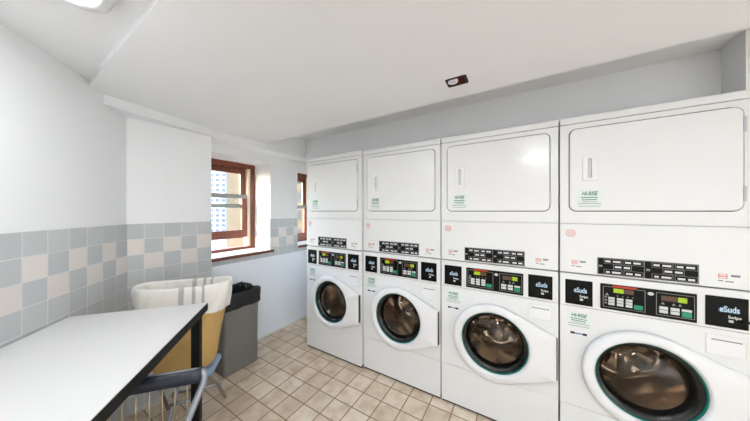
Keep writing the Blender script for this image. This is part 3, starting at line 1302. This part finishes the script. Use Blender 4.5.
mb = MB()
mb.use(M['wicker'])
lay = mb.bm.loops.layers.uv.verify()
prof = [(.150, .100, .004), (.166, .116, .014), (.176, .122, .05), (.188, .124, .14), (.204, .125, .24), (.224, .125, .34), (.243, .126, .44), (.254, .128, .545)]
vs = mb.loops([oval(a, b, z, .012 * (z / .55) ** 4) for a, b, z in prof], cap0=True)
mb.bm.verts.index_update()
idx = {}
for j, lp in enumerate(vs):
    for k, v in enumerate(lp):
        idx[v] = (k, j)
for f in mb.bm.faces:
    if len(f.verts) == 4:
        ks = [idx[v][0] for v in f.verts]
        wrap = max(ks) - min(ks) > n / 2
        for lp in f.loops:
            k, j = idx[lp.vert]
            if wrap and k < n / 2:
                k += n
            lp[lay].uv = (k / n, prof[j][2] / .55)
mb.build('basket_body', None, t)
mb = MB()
mb.use(M['cloth'])
lp = [(.19, .09, .20, .0, .003), (.212, .106, .35, .0, .003), (.234, .114, .47, .006, .003), (.246, .118, .555, .012, .003), (.256, .126, .570, .012, .003), (.266, .134, .570, .012, .003), (.272, .139, .552, .012, .004), (.272, .140, .52, .010, .004), (.268, .138, .475, .008, .004), (.260, .137, .43, .006, .005), (.251, .135, .385, .004, .006), (.246, .132, .376, .004, .006)]
vs = mb.loops([oval(a, b, z, s, w, q * .55) for q, (a, b, z, s, w) in enumerate(lp)])
mb.use(M['stripe'])
si = mb.cur
idx = {}
for j, l_ in enumerate(vs):
    for k, v in enumerate(l_):
        idx[v] = k
for f in mb.bm.faces:
    ks = [idx[v] for v in f.verts]
    k = min(ks) if max(ks) - min(ks) < n / 2 else n - 1
    for c0 in (17, 20, 23, 72, 75, 78):
        if k == c0:
            f.material_index = si
mb.build('basket_liner', None, t)

# ------------------------------------------------------------------ rubbish bin
t = thing('waste_bin', 'grey plastic waste bin with black liner bag below the window', 'bin', (-2.247, -.570, 0))
mb = MB()
mb.use(M['bin'])
B = lambda e, z: [(x, y, z) for x, y in rrect(-.150 + e, .150 - e, -.163 + e, .163 - e, .022, 5)]
mb.loops([B(.016, 0), B(.012, .006), B(.006, .60), B(.002, .605), B(.0, .675), B(.004, .680), B(.008, .675), B(.012, .60), B(.026, .02)], cap0=True, cap1=True)
mb.build('bin_body', None, t)
mb = MB()
mb.use(M['bag'])
rb = random.Random(5)


def bagloop(e, z, amp, ph, tilt=0.0):
    base = rrect(-.150 + e, .150 - e, -.163 + e, .163 - e, .025, 9)
    out = []
    m_ = len(base)
    # subdivide straight sides
    dense = []
    for (x0, y0), (x1, y1) in zip(base, base[1:] + base[:1]):
        L = math.hypot(x1 - x0, y1 - y0)
        k = 12 if L > .05 else 1
        dense += [(x0 + (x1 - x0) * q / k, y0 + (y1 - y0) * q / k) for q in range(k)]
    for q, (x, y) in enumerate(dense):
        th = 2 * PI * q / len(dense)
        w = amp * (math.sin(9 * th + ph) + .7 * math.sin(17 * th - 2 * ph) + .5 * math.sin(29 * th + 3 * ph))
        k = 1 + w / .15
        out.append((x * k, y * k, z + w * 1.2))
    return out


mb.loops([bagloop(.03, .50, .003, .2), bagloop(.016, .60, .003, .9), bagloop(.010, .672, .002, 1.5), bagloop(.004, .694, .003, 2.2), bagloop(-.004, .692, .003, 2.9), bagloop(-.008, .668, .003, 3.3), bagloop(-.006, .62, .003, 4.0), bagloop(-.005, .575, .004, 4.6), bagloop(-.001, .556, .004, 5.2)])
mb.build('bin_liner', None, t)

# ------------------------------------------------------------------ buildings outside the window
R2 = Vector((.855, .518, 0))
Fw = Vector((-.518, .855, 0))


def world_at(px, Z):
    return Vector((0, -1.76, 0)) + Fw * Z + R2 * ((px - 375) / 236 * Z)


pr = world_at(225.5, 150)
dirn = (world_at(228, 150) - world_at(200, 150)).normalized()
t = thing('tower_block', 'pale high-rise with blue windows seen through the larger window', 'building', (pr.x, pr.y, -45), math.atan2(dirn.y, dirn.x))
mb = MB()
mb.use(M['tower'])
mb.box((-18, 0, 0), (0, 14, 120))
mb.build('tower_wall', None, t)
for cidx, cxx in enumerate((-1.3, -5.1, -9.0)):
    for r_ in range(15):
        z = 30 + 3.2 * r_
        mb = MB()
        mb.use(M['towerwin'])
        mb.box((cxx - 1.1, -.15, z), (cxx + 1.1, .2, z + 1.9))
        mb.build('tower_window', None, t)
pa, pb = world_at(226.5, 40), world_at(320, 44)
dv = pb - pa
t = thing('brick_building', 'tan brick building close to the tower, seen through both windows', 'building', (pa.x, pa.y, -15), math.atan2(dv.y, dv.x))
mb = MB()
mb.use(M['brick'])
mb.box((0, 0, 0), (dv.length, 10, 50))
mb.build('brick_wall', None, t)
for cxx in (4.5, 8.0, 11.5, 14.5):
    for r_ in range(6):
        z = 8 + 3.4 * r_
        mb = MB()
        mb.use(M['brickwin'])
        mb.box((cxx - .55, -.06, z), (cxx + .55, .2, z + 1.8))
        mb.build('brick_window', None, t)
